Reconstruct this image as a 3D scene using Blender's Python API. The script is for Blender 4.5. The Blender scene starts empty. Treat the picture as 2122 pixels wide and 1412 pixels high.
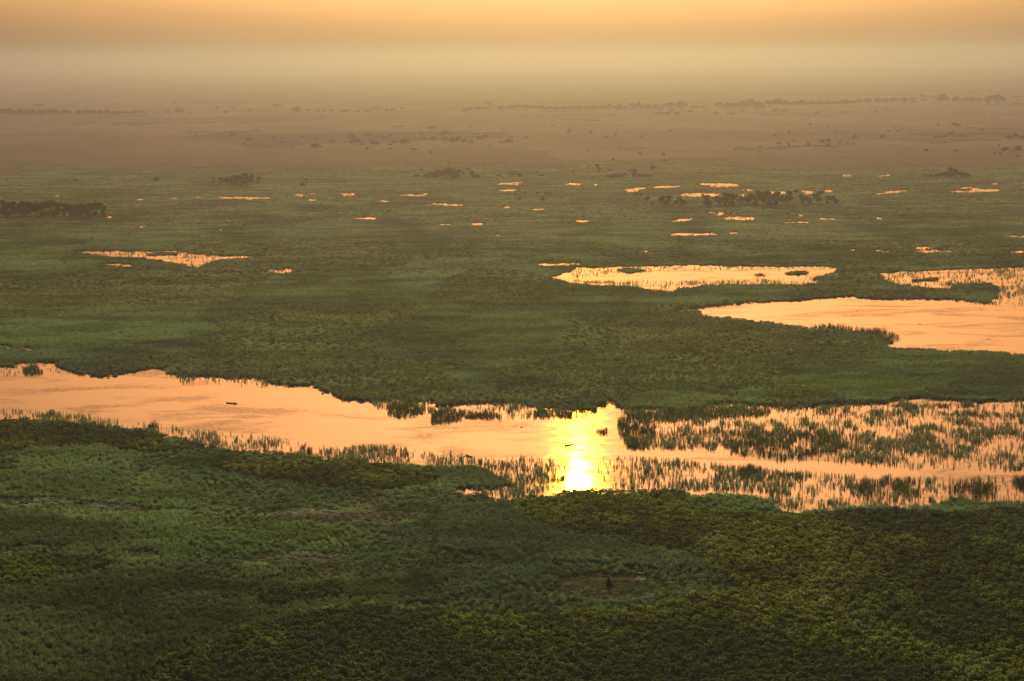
import bpy, bmesh, math, random
import numpy as np
from mathutils import Vector, Matrix

random.seed(7)
rng = np.random.default_rng(11)
SC = bpy.context.scene
COL = SC.collection

# ------------------------------------------------------------------ camera
F, CX, CY = 4500.0, 1061.0, 706.0          # focal length and centre, in photograph pixels
CAM_H = 164.0
PITCH = math.atan((706 - 121) / F)
ROLL = 0.0075
fw = Vector((0, math.cos(PITCH), -math.sin(PITCH)))
r0 = Vector((1, 0, 0)); u0 = r0.cross(fw)
rt = r0 * math.cos(ROLL) - u0 * math.sin(ROLL)
up = u0 * math.cos(ROLL) + r0 * math.sin(ROLL)
cam_data = bpy.data.cameras.new('camera')
cam = bpy.data.objects.new('camera', cam_data); COL.objects.link(cam)
M = Matrix((rt, up, -fw)).transposed().to_4x4(); M.translation = (0, 0, CAM_H)
cam.matrix_world = M
cam_data.sensor_width = 36.0; cam_data.lens = 36.0 * F / 2122.0
cam_data.clip_start = 1.0; cam_data.clip_end = 90000.0
SC.camera = cam

def ray(px, py):
    return fw + rt * ((px - CX) / F) - up * ((py - CY) / F)

# ------------------------------------------------------------------ sun and sky
g = ray(1200, 1066)
sun_dir = Vector((g.x, g.y, -g.z)).normalized()
SUN_EL = math.asin(sun_dir.z); SUN_AZ = math.atan2(sun_dir.x, sun_dir.y)
world = bpy.data.worlds.new('World'); SC.world = world; world.use_nodes = True
wn = world.node_tree.nodes; wl = world.node_tree.links
bg = wn['Background']; bg.inputs['Strength'].default_value = 0.05
sky = wn.new('ShaderNodeTexSky'); sky.sky_type = 'NISHITA'; sky.sun_disc = False
sky.sun_elevation = SUN_EL; sky.sun_rotation = SUN_AZ
sky.altitude = 0; sky.air_density = 1.3; sky.dust_density = 5.4; sky.ozone_density = 1.0
tint = wn.new('ShaderNodeMix'); tint.data_type = 'RGBA'; tint.blend_type = 'MULTIPLY'
tint.inputs[0].default_value = 1.0
tint.inputs[7].default_value = (1.0, 0.89, 1.14, 1)      # smoke-laden evening air
wl.new(sky.outputs[0], tint.inputs[6]); wl.new(tint.outputs[2], bg.inputs['Color'])
sd = bpy.data.lights.new('sun', 'SUN'); sd.energy = 2.2; sd.angle = math.radians(0.5)
sd.color = (1.0, 0.60, 0.045)
sun = bpy.data.objects.new('sun', sd); COL.objects.link(sun)
sun.rotation_euler = (-sun_dir).to_track_quat('-Z', 'Y').to_euler()
sun.location = (0, 0, 400)

SC.view_settings.view_transform = 'Standard'; SC.view_settings.look = 'None'
SC.view_settings.gamma = 1.0; SC.view_settings.use_curve_mapping = False
SC.view_settings.exposure = 0.12
SC.render.engine = 'CYCLES'
cy = SC.cycles
cy.max_bounces = 5; cy.diffuse_bounces = 2; cy.glossy_bounces = 3; cy.transmission_bounces = 3
cy.transparent_max_bounces = 4; cy.volume_bounces = 0
cy.use_denoising = True
cy.sample_clamp_indirect = 8.0

HAZE_DENSITY = 0.000102
HAZE_COLOR = (0.262, 0.300, 0.74, 1)
HAZE_G = 0.72

# ------------------------------------------------------------------ helpers
def tag(o, label=None, cat=None, group=None, kind=None):
    if label: o['label'] = label
    if cat: o['category'] = cat
    if group: o['group'] = group
    if kind: o['kind'] = kind
    return o

def new_obj(name, mesh, mat=None, parent=None, loc=None):
    o = bpy.data.objects.new(name, mesh); COL.objects.link(o)
    if mat is not None and len(mesh.materials) == 0: mesh.materials.append(mat)
    if parent is not None: o.parent = parent
    if loc is not None: o.location = loc
    return o

def empty(name, loc=(0, 0, 0), rotz=0.0):
    o = bpy.data.objects.new(name, None); COL.objects.link(o)
    o.location = loc; o.rotation_euler = (0, 0, rotz); o.empty_display_size = 0.3
    return o

def mesh_np(name, V, faces_flat, nper):
    """mesh from an (n,3) array and a flat index array with nper corners per face"""
    me = bpy.data.meshes.new(name)
    V = np.asarray(V, np.float32); idx = np.asarray(faces_flat, np.int32).ravel()
    nf = len(idx) // nper
    me.vertices.add(len(V)); me.vertices.foreach_set('co', V.ravel())
    me.loops.add(len(idx)); me.loops.foreach_set('vertex_index', idx)
    me.polygons.add(nf)
    me.polygons.foreach_set('loop_start', np.arange(nf, dtype=np.int32) * nper)
    me.polygons.foreach_set('loop_total', np.full(nf, nper, np.int32))
    me.update(calc_edges=True); me.validate()
    return me

_lat = rng.random((256, 256))
def vnoise(x, y):
    xi = np.floor(x).astype(np.int64); yi = np.floor(y).astype(np.int64)
    fx = x - xi; fy = y - yi
    fx = fx * fx * (3 - 2 * fx); fy = fy * fy * (3 - 2 * fy)
    a = _lat[xi & 255, yi & 255]; b = _lat[(xi + 1) & 255, yi & 255]
    c = _lat[xi & 255, (yi + 1) & 255]; d = _lat[(xi + 1) & 255, (yi + 1) & 255]
    return (a * (1 - fx) + b * fx) * (1 - fy) + (c * (1 - fx) + d * fx) * fy
def fbm(x, y, o=4):
    s = 0; a = 0.5; t = 0
    for k in range(o):
        s = s + a * vnoise(x * 2 ** k + 17.3 * k, y * 2 ** k + 9.1 * k); t += a; a *= 0.5
    return s / t
def sstep(a, b, x):
    t = np.clip((x - a) / (b - a), 0, 1); return t * t * (3 - 2 * t)

RT = np.array(rt); UP = np.array(up); FW = np.array(fw)
def project(x, y, z=0.0):
    p = np.stack([x, y, np.full_like(x, z) - CAM_H], -1)
    d = p @ FW; d = np.where(d < 1, 1, d)
    px = CX + F * (p @ RT) / d; py = CY - F * (p @ UP) / d
    return px, py
def ground(px, py, z=0.0):
    """point of the ground plane seen at a photograph pixel"""
    r = ray(px, py); t = (z - CAM_H) / r.z
    return (r.x * t, r.y * t)
def mpp(px, py):
    """metres per photograph pixel at that ground point"""
    x, y = ground(px, py); return math.hypot(math.hypot(x, y), CAM_H) / F

# ------------------------------------------------------------------ plan of the marsh: outlines on the ground
# outlines were measured in the photograph and are turned into places on the ground by ground()
X0, Y0, X1, Y1 = -420, 125, 2540, 1720
def blank(): return np.zeros((Y1 - Y0, X1 - X0), bool)
def fill(mask, pts, val=True):
    P = np.array(pts, float); xs = P[:, 0]; ys = P[:, 1]
    a0 = max(int(xs.min()) - 1, X0); a1 = min(int(xs.max()) + 2, X1)
    b0 = max(int(ys.min()) - 1, Y0); b1 = min(int(ys.max()) + 2, Y1)
    if a1 <= a0 or b1 <= b0: return
    gx, gy = np.meshgrid(np.arange(a0, a1), np.arange(b0, b1))
    ins = np.zeros(gx.shape, bool); n = len(P)
    for i in range(n):
        xa, ya = P[i]; xb, yb = P[(i + 1) % n]
        if ya == yb: continue
        c = ((ya > gy) != (yb > gy)) & (gx < (xb - xa) * (gy - ya) / (yb - ya) + xa)
        ins ^= c
    sub = mask[b0 - Y0:b1 - Y0, a0 - X0:a1 - X0]
    sub[ins] = val
def ell(cx, cy_, rx, ry, n=20, j=0.12):
    return [(cx + rx * math.cos(t) * (1 + random.uniform(-j, j)), cy_ + ry * math.sin(t) * (1 + random.uniform(-j, j)))
            for t in [2 * math.pi * k / n for k in range(n)]]
def sliver(x0, x1, y, h, y2=None):
    y2 = y if y2 is None else y2; n = 9; top = []; bot = []
    for k in range(n):
        t = k / (n - 1); w = max(0.0, math.sin(math.pi * min(1, max(0, t)))) ** 0.6 * h / 2
        x = x0 + (x1 - x0) * t; yy = y + (y2 - y) * t
        top.append((x, yy - w * random.uniform(0.7, 1.2))); bot.append((x, yy + w * random.uniform(0.7, 1.2)))
    return top + bot[::-1]

water = blank()
RIVER = [(-420,748),(0,757),(44,759),(52,751),(115,751),(149,775),(234,780),(305,764),(333,764),(370,778),(468,785),(523,781),
 (577,798),(645,798),(679,815),(720,828),(751,832),(802,824),(842,834),(890,831),(912,842),(965,833),(1066,834),(1117,844),(1192,848),
 (1226,851),(1243,840),(1256,826),(1277,841),(1328,846),(1434,845),(1482,833),(1587,838),(1645,843),(1689,840),(1757,834),(1842,834),
 (1893,826),(2047,831),(2122,828),(2540,820),
 (2540,1040),(2122,1038),(1950,1035),(1870,1046),(1800,1045),(1700,1053),(1640,1062),(1604,1052),(1588,1026),(1520,1018),(1420,1018),
 (1385,1010),(1290,1013),(1216,1011),(1182,1016),(1124,1022),(1040,1029),(999,1017),(944,1016),(938,1012),(1005,1008),(1050,1005),(1087,1000),
 (1040,990),(1016,980),(998,965),(920,964),(883,964),(842,960),(781,955),(751,945),(700,946),(658,943),(645,940),(577,933),(543,933),
 (424,919),(407,909),(363,899),(319,889),(265,882),(204,875),(85,870),(0,869),(-420,872)]
P1 = [(1143,575),(1196,555),(1293,552),(1485,549),(1581,553),(1702,551),(1735,557),(1697,570),(1673,575),(1692,584),(1630,588),(1509,588),
 (1408,595),(1384,603),(1331,596),(1293,589),(1220,590),(1182,586)]
P2 = [(1822,567),(1870,562),(1967,558),(2122,552),(2540,550),(2540,636),(2122,634),(2055,622),(2062,606),(2063,596),(2050,586),(1976,588),(1960,597),(1880,591),(1841,582)]
P3 = [(1413,640),(1447,637),(1500,632),(1562,626),(1620,624),(1702,618),(1769,612),(1784,617),(1846,620),(1967,619),(2039,627),(2122,631),(2540,626),
 (2540,745),(2122,735),(2063,729),(1991,723),(1943,724),(1909,720),(1870,721),(1846,718),(1858,709),(1851,701),(1822,688),(1750,682),(1678,677),
 (1605,668),(1533,660),(1476,654),(1450,643)]
P4 = [(170,521),(210,520),(305,521),(360,518),(390,525),(424,528),(468,531),(526,531),(526,533),(468,536),(431,544),(404,553),(373,546),(322,537),(295,532),(237,529),(190,525)]
for p in (RIVER, P1, P2, P3, P4): fill(water, p)
fill(water, sliver(1119, 1200, 547, 4)); fill(water, sliver(556, 614, 561, 8)); fill(water, sliver(217, 271, 547, 4, 549))
SLIVERS = [(112,134,405,3),(280,299,412,2.5),(339,387,411,4),(395,424,407,3),(440,577,410,4),(609,638,405,8),(631,665,414,4),(638,658,401,2.5),
 (282,309,470,5),(446,456,475,2.5),(204,227,450,2.5),(707,744,402,7),(822,900,404,2.5),(871,893,402,3.5),(771,822,416,3),(870,968,424,3.5),(734,780,450,4),
 (895,937,464,3),(971,1019,463,4.5),(1032,1077,396,7),(1026,1062,381,4),(1050,1087,380,5),(1170,1209,380.5,6),(1222,1240,381,2.5),(1044,1060,429,4),
 (1090,1134,433,5),(1192,1233,456.5,4.5),(1289,1345,396,9,391),(1348,1420,387,3,385),(1444,1540,383,8),(1400,1512,403,8),(1529,1548,404,6),(1529,1563,394,3),
 (1592,1631,398,10),(1657,1689,399,11),(1689,1727,395,4),(1803,1892,404,6,394),(1744,1768,363,3.5),(1817,1856,363,5),(1910,1934,362,3.5),
 (1985,2030,388,4),(1960,2084,394,8),(2050,2075,381,3),(1386,1444,457,7,452),(1454,1540,442,9),(1495,1574,452,10),(1650,1670,445,4),(1693,1730,453,4.5),
 (1618,1693,459,2.5),(1815,1832,452,3),(1387,1500,484,9),(1510,1540,482,3.5),(1335,1357,519,4),(1889,1930,511,6),(1895,1975,517,10),(1800,1860,519,4),
 (2085,2140,487,7),(2003,2022,508,5),(1023,1036,487,3),(5,32,718,5),(63,80,722,4),(2095,2180,520,5),(1765,1780,518,3),(1960,1990,468,2.5),(2180,2300,470,6),(-120,-40,520,5),(-200,-90,405,4)]
for s in SLIVERS:
    x0, x1, yy, hh = s[:4]; y2 = s[4] if len(s) > 4 else yy; Ls = x1 - x0
    if Ls < 18: fill(water, sliver(*s)); continue
    for q in range(2 + int(hh > 5) + int(Ls > 70)):               # several thin tongues of water instead of one pool
        a_ = random.uniform(0, .45) * (q > 0); b_ = random.uniform(.6, 1.0) if q > 0 else .92; off = random.uniform(-.5, .5) * hh
        fill(water, sliver(x0 + Ls * a_, x0 + Ls * b_, yy + (y2 - yy) * a_ + off, max(1.6, hh * random.uniform(.24, .46)), yy + (y2 - yy) * b_ + off * .6))
# plants on a near bank hide a strip of water behind them: the real shore lies that much nearer
rows = np.arange(Y0, Y1)
dist_row = CAM_H * F / np.maximum(rows - 121, 8)
hpx = np.clip(1.5 * F / dist_row, 0, 8)
ext = water.copy()
for k in range(1, 9):
    sh = np.zeros_like(water); sh[k:] = water[:-k]
    ext |= sh & (hpx >= k)[:, None]
water = ext
ISLETS = [[(1283,561),(1310,557),(1341,560),(1330,565),(1290,565)],[(1562,571),(1574,568),(1588,571),(1576,574)],[(1622,567),(1650,563),(1674,565),(1650,570),(1628,570)],
 [(312,526),(330,523),(370,525),(366,529),(325,530)],[(1900,580),(1930,576),(1945,580),(1915,583)]]
for p in ISLETS: fill(water, p, False)

# density of plants standing in the water (0..1)
stand = np.zeros(water.shape, np.float32)
def stand_poly(pts, v):
    m = blank(); fill(m, pts); stand[m] = np.maximum(stand[m], v)
stand_poly([(-420,740),(120,748),(160,775),(40,778),(-420,775)], .28)
stand_poly([(360,774),(500,778),(640,795),(600,802),(460,795),(380,794)], .22)
stand_poly([(-420,850),(60,852),(130,858),(230,868),(330,880),(420,900),(420,930),(200,890),(-420,885)], .30)
stand_poly([(400,892),(480,900),(600,912),(660,925),(660,955),(400,930)], .36)
stand_poly([(660,928),(760,925),(860,930),(930,940),(1000,955),(1060,990),(900,975),(660,955)], .42)
stand_poly([(990,950),(1100,950),(1180,955),(1180,1010),(1090,1020),(1000,1000)], .40)
stand_poly([(1225,950),(1300,948),(1400,955),(1400,1015),(1240,1012)], .40)
stand_poly([(760,820),(900,828),(1060,830),(1200,845),(1220,862),(1050,870),(900,860),(780,845)], .42)
stand_poly([(1230,870),(1270,872),(1275,905),(1240,905)], .35)
stand_poly([(1285,838),(1480,830),(1600,835),(1700,840),(1560,870),(1500,900),(1480,935),(1400,930),(1300,930)], .55)
stand_poly([(1700,845),(1900,825),(2540,815),(2540,980),(2122,975),(1900,968),(1780,960),(1640,950),(1500,940),(1500,890)], .62)
stand_poly([(1400,955),(1500,965),(1620,978),(1800,990),(2540,995),(2540,1050),(1620,1068),(1590,1020),(1400,1015)], .50)
stand_poly([(1143,545),(1340,548),(1740,550),(1740,560),(1400,560),(1190,575)], .18)
stand_poly([(1180,582),(1430,585),(1700,575),(1700,592),(1380,612)], .30)
stand_poly([(1840,555),(2540,545),(2540,640),(2040,630),(1840,600)], .34)
stand_poly([(320,530),(430,525),(520,528),(440,548),(400,558)], .08)
stand_poly([(940,1005),(1060,1005),(1130,1022),(1040,1035)], .5)
stand_poly([(-420,340),(2540,340),(2540,535),(-420,535)], .18)
stand_poly([(556,555),(620,555),(620,575),(556,575)], .25)

# plant zones on land
thick = blank()
T = [[(250,1420),(330,1375),(480,1322),(640,1282),(760,1264),(900,1266),(1020,1284),(1150,1279),(1280,1272),(1400,1244),(1520,1226),(1480,1197),(1440,1164),
  (1400,1140),(1300,1130),(1180,1106),(1075,1070),(1050,1044),(1120,1030),(1230,1019),(1350,1022),(1480,1064),(1620,1078),(1800,1060),(2000,1064),(2540,1050),(2540,1720),(250,1720)],
 [(-420,885),(0,876),(120,879),(250,894),(380,909),(380,934),(300,939),(180,924),(0,934),(-420,934)],
 [(450,944),(560,939),(700,953),(800,968),(890,983),(905,1004),(820,1014),(650,1004),(540,989),(450,964)],
 [(-420,1165),(0,1162),(100,1152),(210,1168),(215,1178),(150,1194),(60,1224),(0,1228),(-420,1224)],
 [(545,1239),(600,1214),(700,1204),(740,1219),(730,1239),(640,1249),(560,1259)]]
for p in T: fill(thick, p)
tallreed = blank()
for p in [[(-420,1232),(0,1232),(200,1195),(330,1184),(550,1215),(800,1205),(1000,1180),(1150,1170),(1100,1205),(900,1245),(700,1268),(480,1325),(250,1425),(250,1720),(-420,1720)],
          [(-420,1050),(0,1052),(80,1064),(230,1092),(250,1124),(0,1144),(-420,1150)],
          [(880,1060),(1050,1042),(1180,1104),(1400,1144),(1440,1180),(1100,1170),(900,1140)],
          [(880,968),(998,968),(1060,998),(1085,1003),(1000,1012),(900,1012)]]: fill(tallreed, p)
clearing = blank(); fill(clearing, ell(1256, 1216, 104, 27))
mud = blank(); fill(mud, [(1168,1214),(1200,1205),(1262,1198),(1300,1197),(1315,1202),(1300,1204),(1262,1201),(1215,1206),(1180,1217)])
fill(mud, sliver(1220, 1330, 1240, 10)); fill(mud, sliver(600, 700, 1163, 5, 1158)); fill(mud, sliver(0, 90, 1047, 6, 1041))
sand = blank(); fill(sand, [(1290,1197),(1306,1196),(1314,1202),(1303,1205)])
tan = blank()
for p in [[(540,1070),(620,1052),(780,1050),(870,1068),(860,1085),(700,1092),(560,1090)],[(-420,1030),(0,1034),(90,1030),(260,1050),(400,1058),(300,1072),(150,1058),(0,1046),(-420,1050)],
          [(480,1165),(600,1150),(700,1148),(690,1170),(560,1185)],[(250,1150),(320,1140),(340,1155),(280,1165)]]: fill(tan, p)
lush = blank()
for p in [[(-420,690),(0,690),(180,670),(420,665),(460,690),(300,712),(60,722),(-420,725)],[(280,1060),(480,1060),(760,1100),(740,1140),(480,1150),(300,1120)],
          [(1390,1018),(1540,1018),(1600,1045),(1560,1066),(1460,1060)],[(1480,790),(1760,775),(2000,790),(1900,815),(1600,825)]]: fill(lush, p)

def look(mask, px, py, fillv=0):
    ix = np.round(px).astype(int) - X0; iy = np.round(py).astype(int) - Y0
    ok = (ix >= 0) & (ix < mask.shape[1]) & (iy >= 0) & (iy < mask.shape[0])
    out = np.full(px.shape, fillv, mask.dtype)
    out[ok] = mask[iy[ok], ix[ok]]
    return out
def warp(x, y):
    """plan coordinates with ragged natural edges"""
    px, py = project(x, y)
    d = np.hypot(x, y); s = F / d
    wx = (fbm(x / 14, y / 26, 3) - .5) * 16 + (fbm(x / 4, y / 8, 2) - .5) * 5
    wy = (fbm(x / 11 + 50, y / 24 + 9, 3) - .5) * 16
    return px + wx * s * 0.9, py + wy * s * s * CAM_H / F * 0.9
def is_water(x, y):
    px, py = warp(x, y)
    return look(water, px, py) & (y > 50)

# ------------------------------------------------------------------ materials
def nodes_of(name):
    m = bpy.data.materials.new(name); m.use_nodes = True
    return m, m.node_tree.nodes, m.node_tree.links
def leaf_mat(name, instanced=True, col=(0.06, 0.08, 0.03), trans=0.35):
    m, n, l = nodes_of(name)
    out = n['Material Output']; n.remove(n['Principled BSDF'])
    d = n.new('ShaderNodeBsdfDiffuse'); t = n.new('ShaderNodeBsdfTranslucent'); mx = n.new('ShaderNodeMixShader')
    mx.inputs[0].default_value = trans
    if instanced:
        a = n.new('ShaderNodeAttribute'); a.attribute_type = 'INSTANCER'; a.attribute_name = 'col'
        src = a.outputs['Color']
    else:
        a = n.new('ShaderNodeRGB'); a.outputs[0].default_value = (*col, 1); src = a.outputs[0]
    geo = n.new('ShaderNodeNewGeometry')
    mp = n.new('ShaderNodeMapRange'); mp.inputs[3].default_value = 0.7; mp.inputs[4].default_value = 1.35
    l.new(geo.outputs['Random Per Island'], mp.inputs[0])
    vm = n.new('ShaderNodeVectorMath'); vm.operation = 'SCALE'
    gm = n.new('ShaderNodeMix'); gm.data_type = 'RGBA'; gm.blend_type = 'MULTIPLY'; gm.inputs[0].default_value = 1
    gm.inputs[7].default_value = (2.3, 3.2, 8.6, 1) if instanced else (1, 1.1, 1.1, 1); l.new(src, gm.inputs[6])
    l.new(gm.outputs[2], vm.inputs[0]); l.new(mp.outputs[0], vm.inputs['Scale'])
    l.new(vm.outputs[0], d.inputs[0])
    tm = n.new('ShaderNodeMix'); tm.data_type = 'RGBA'; tm.blend_type = 'MULTIPLY'; tm.inputs[0].default_value = 1
    tm.inputs[7].default_value = (1.05, 1.2, 0.7, 1)
    l.new(vm.outputs[0], tm.inputs[6]); l.new(tm.outputs[2], t.inputs[0])
    l.new(d.outputs[0], mx.inputs[1]); l.new(t.outputs[0], mx.inputs[2]); l.new(mx.outputs[0], out.inputs[0])
    return m
def plain(name, col, rough=0.8, noise=0.3, scale=2.0):
    m, n, l = nodes_of(name); b = n['Principled BSDF']; b.inputs['Roughness'].default_value = rough
    tx = n.new('ShaderNodeTexNoise'); tx.inputs['Scale'].default_value = scale; tx.inputs['Detail'].default_value = 4
    co = n.new('ShaderNodeTexCoord'); l.new(co.outputs['Object'], tx.inputs['Vector'])
    r = n.new('ShaderNodeValToRGB')
    r.color_ramp.elements[0].color = (*[c * (1 - noise) for c in col], 1); r.color_ramp.elements[0].position = .3
    r.color_ramp.elements[1].color = (*[c * (1 + noise) for c in col], 1); r.color_ramp.elements[1].position = .7
    l.new(tx.outputs[0], r.inputs[0]); l.new(r.outputs[0], b.inputs['Base Color'])
    return m

M_reed = leaf_mat('reed_leaf', trans=0.65); M_bush = leaf_mat('bush_leaf', trans=0.65); M_grass = leaf_mat('grass_leaf', trans=0.65)
M_tree = [leaf_mat('tree_leaf_%d' % k, False, c, 0.06) for k, c in enumerate([(0.030,0.034,0.018),(0.036,0.038,0.020),(0.028,0.034,0.02)])]
M_reed_clump = leaf_mat('clump_leaf', False, (0.060,0.095,0.05), 0.4)
M_bark = plain('bark', (0.09,0.07,0.05)); M_wood = plain('canoe_wood', (0.05,0.035,0.025), .7)
M_paddle = plain('paddle_wood', (0.12,0.08,0.05), .6)
M_mound = plain('mound_earth', (0.030,0.026,0.022), .95, .4, 3.0)
M_weed = plain('weed_mat', (0.05,0.055,0.03), .9)

# ground: colour attribute holds the real colour of soil, dry grass and burnt ground
m, n, l = nodes_of('ground'); M_ground = m; b = n['Principled BSDF']
b.inputs['Roughness'].default_value = 1.0; b.inputs['Specular IOR Level'].default_value = 0.0
at = n.new('ShaderNodeAttribute'); at.attribute_name = 'soil'
tx = n.new('ShaderNodeTexNoise'); tx.inputs['Scale'].default_value = 0.06; tx.inputs['Detail'].default_value = 8; tx.inputs['Roughness'].default_value = .65
co = n.new('ShaderNodeTexCoord'); l.new(co.outputs['Object'], tx.inputs['Vector'])
mr = n.new('ShaderNodeMapRange'); mr.inputs[1].default_value = .25; mr.inputs[2].default_value = .75; mr.inputs[3].default_value = .72; mr.inputs[4].default_value = 1.28
l.new(tx.outputs[0], mr.inputs[0])
vm = n.new('ShaderNodeVectorMath'); vm.operation = 'SCALE'; l.new(at.outputs['Color'], vm.inputs[0]); l.new(mr.outputs[0], vm.inputs['Scale'])
l.new(vm.outputs[0], b.inputs['Base Color'])

# water: rippled, with slicks of floating weed
m, n, l = nodes_of('river_water'); M_water = m; b = n['Principled BSDF']
co = n.new('ShaderNodeTexCoord')
mp = n.new('ShaderNodeMapping'); mp.inputs['Scale'].default_value = (0.018, 0.03, 1); l.new(co.outputs['Object'], mp.inputs[0])
tx = n.new('ShaderNodeTexNoise'); tx.inputs['Scale'].default_value = 1.0; tx.inputs['Detail'].default_value = 9; tx.inputs['Roughness'].default_value = .62; tx.inputs['Distortion'].default_value = .6
l.new(mp.outputs[0], tx.inputs['Vector'])
cr = n.new('ShaderNodeValToRGB'); cr.color_ramp.elements[0].position = .50; cr.color_ramp.elements[1].position = .62
l.new(tx.outputs[0], cr.inputs[0])
rr = n.new('ShaderNodeMapRange'); rr.inputs[3].default_value = .042; rr.inputs[4].default_value = .056
l.new(cr.outputs[0], rr.inputs[0]); pass
wd = n.new('ShaderNodeBsdfDiffuse'); wd.inputs[0].default_value = (0.16, 0.11, 0.07, 1)
mf = n.new('ShaderNodeMath'); mf.operation = 'MULTIPLY'; mf.inputs[1].default_value = 0.50
fg = n.new('ShaderNodeTexNoise'); fg.inputs['Scale'].default_value = 0.45; fg.inputs['Detail'].default_value = 5; l.new(co.outputs['Object'], fg.inputs['Vector'])
fr2 = n.new('ShaderNodeMapRange'); fr2.inputs[1].default_value = .35; fr2.inputs[2].default_value = .62; fr2.inputs[3].default_value = .35
l.new(fg.outputs[0], fr2.inputs[0]); fm = n.new('ShaderNodeMath'); fm.operation = 'MULTIPLY'; l.new(cr.outputs[0], fm.inputs[0]); l.new(fr2.outputs[0], fm.inputs[1]); l.new(fm.outputs[0], mf.inputs[0])
dp = n.new('ShaderNodeBsdfDiffuse'); dp.inputs[0].default_value = (0.03, 0.024, 0.015, 1)      # peaty depth
gl = n.new('ShaderNodeBsdfGlossy'); gl.inputs['Color'].default_value = (0.88, 0.60, 0.36, 1); rv = n.new('ShaderNodeTexNoise'); rv.inputs['Scale'].default_value = 0.09; rv.inputs['Detail'].default_value = 6; rv.inputs['Roughness'].default_value = .7; l.new(co.outputs['Object'], rv.inputs['Vector'])
rv2 = n.new('ShaderNodeMapRange'); rv2.inputs[1].default_value = .3; rv2.inputs[2].default_value = .7; rv2.inputs[3].default_value = .55; rv2.inputs[4].default_value = 1.5; l.new(rv.outputs[0], rv2.inputs[0])
rm = n.new('ShaderNodeMath'); rm.operation = 'MULTIPLY'; l.new(rr.outputs[0], rm.inputs[0]); l.new(rv2.outputs[0], rm.inputs[1]); l.new(rm.outputs[0], gl.inputs['Roughness'])
fr = n.new('ShaderNodeFresnel'); fr.inputs['IOR'].default_value = 1.5
m0 = n.new('ShaderNodeMixShader'); l.new(fr.outputs[0], m0.inputs[0]); l.new(dp.outputs[0], m0.inputs[1]); l.new(gl.outputs[0], m0.inputs[2])
mxs = n.new('ShaderNodeMixShader'); l.new(mf.outputs[0], mxs.inputs[0]); l.new(m0.outputs[0], mxs.inputs[1]); l.new(wd.outputs[0], mxs.inputs[2])
l.new(mxs.outputs[0], n['Material Output'].inputs[0])
rp = n.new('ShaderNodeTexNoise'); rp.inputs['Scale'].default_value = 0.35; rp.inputs['Detail'].default_value = 3
mp2 = n.new('ShaderNodeMapping'); mp2.inputs['Scale'].default_value = (0.5, 1, 1); l.new(co.outputs['Object'], mp2.inputs[0]); l.new(mp2.outputs[0], rp.inputs['Vector'])
bp = n.new('ShaderNodeBump'); bp.inputs['Strength'].default_value = 0.008; bp.inputs['Distance'].default_value = 0.3
l.new(rp.outputs[0], bp.inputs['Height']); l.new(bp.outputs[0], gl.inputs['Normal']); n.remove(b)

# ------------------------------------------------------------------ ground sheet to the horizon, water surface, haze
HALF = math.atan(1061 / F) * 1.30
az = np.concatenate([np.linspace(-math.pi, -HALF, 26)[:-1], np.linspace(-HALF, HALF, 880), np.linspace(HALF, math.pi, 26)[1:-1]])
dep = np.concatenate([np.linspace(0.9, 0.31, 8)[:-1], np.linspace(0.31, 0.11, 220)[:-1], np.linspace(0.11, 0.022, 500), np.geomspace(0.022, CAM_H / 42000, 34)[1:]])
rad = CAM_H / np.tan(dep)
A, R = np.meshgrid(az, rad)
gx = R * np.sin(A); gy = R * np.cos(A)
wat = is_water(gx, gy)
px, py = warp(gx, gy)
hump = fbm(gx / 9, gy / 9, 3)
gz = np.where(wat, -0.5, 0.12 + 0.35 * hump)
gz = np.where(look(clearing, px, py), 0.18, gz)
# soil colour
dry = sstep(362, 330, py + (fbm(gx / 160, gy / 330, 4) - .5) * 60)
n1 = fbm(gx / 500 + 3, gy / 900, 5); n2 = fbm(gx / 170, gy / 520 + 7, 5)
def C(*c): return np.array(c)
def mixc(a, b_, t): return a * (1 - t[..., None]) + b_ * t[..., None]
soil = np.ones(gx.shape + (3,)) * C(0.040, 0.045, 0.020)
soil = mixc(soil, C(0.060, 0.070, 0.028), sstep(.4, .65, n2))
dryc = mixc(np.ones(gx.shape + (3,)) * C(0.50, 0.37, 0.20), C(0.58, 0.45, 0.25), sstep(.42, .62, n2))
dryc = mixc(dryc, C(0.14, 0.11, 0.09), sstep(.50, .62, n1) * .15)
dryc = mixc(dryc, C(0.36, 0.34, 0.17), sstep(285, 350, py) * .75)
burnt = blank(); pale = blank()
for p in [[(40,246),(200,243),(500,240),(700,242),(690,252),(520,258),(300,262),(180,258),(60,250)],[(380,284),(560,272),(800,268),(1000,274),(1080,282),(1000,292),(800,297),(620,302),(480,298),(390,290)],
          [(1080,240),(1300,236),(1420,240),(1300,246),(1120,246)],[(1400,276),(1600,268),(1900,272),(2200,268),(2200,290),(1900,296),(1780,300),(1600,290),(1420,286)],[(1490,302),(1760,304),(1740,309),(1540,311)],
          [(1500,232),(1800,228),(1900,230),(1700,236),(1500,237)],[(1300,306),(1380,303),(1360,310)],[(1700,292),(1900,290),(1850,300),(1740,300)]]: fill(burnt, p)
for p in [[(0,262),(300,264),(600,268),(900,262),(1000,266),(700,270),(400,276),(0,272)],[(900,262),(1200,258),(1560,262),(1300,268),(960,270)],[(1100,312),(1400,304),(1700,312),(1500,330),(1180,326)],[(1560,252),(1900,246),(2122,244),(2122,250),(1800,256)]]: fill(pale, p)
sx_ = (fbm(gx / 120, gy / 420, 4) - .5) * 160; sy_ = (fbm(gx / 90 + 31, gy / 300, 4) - .5) * 30
bn = look(burnt, px + sx_, py + sy_).astype(float); pl_ = look(pale, px + sx_, py + sy_).astype(float)
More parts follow.
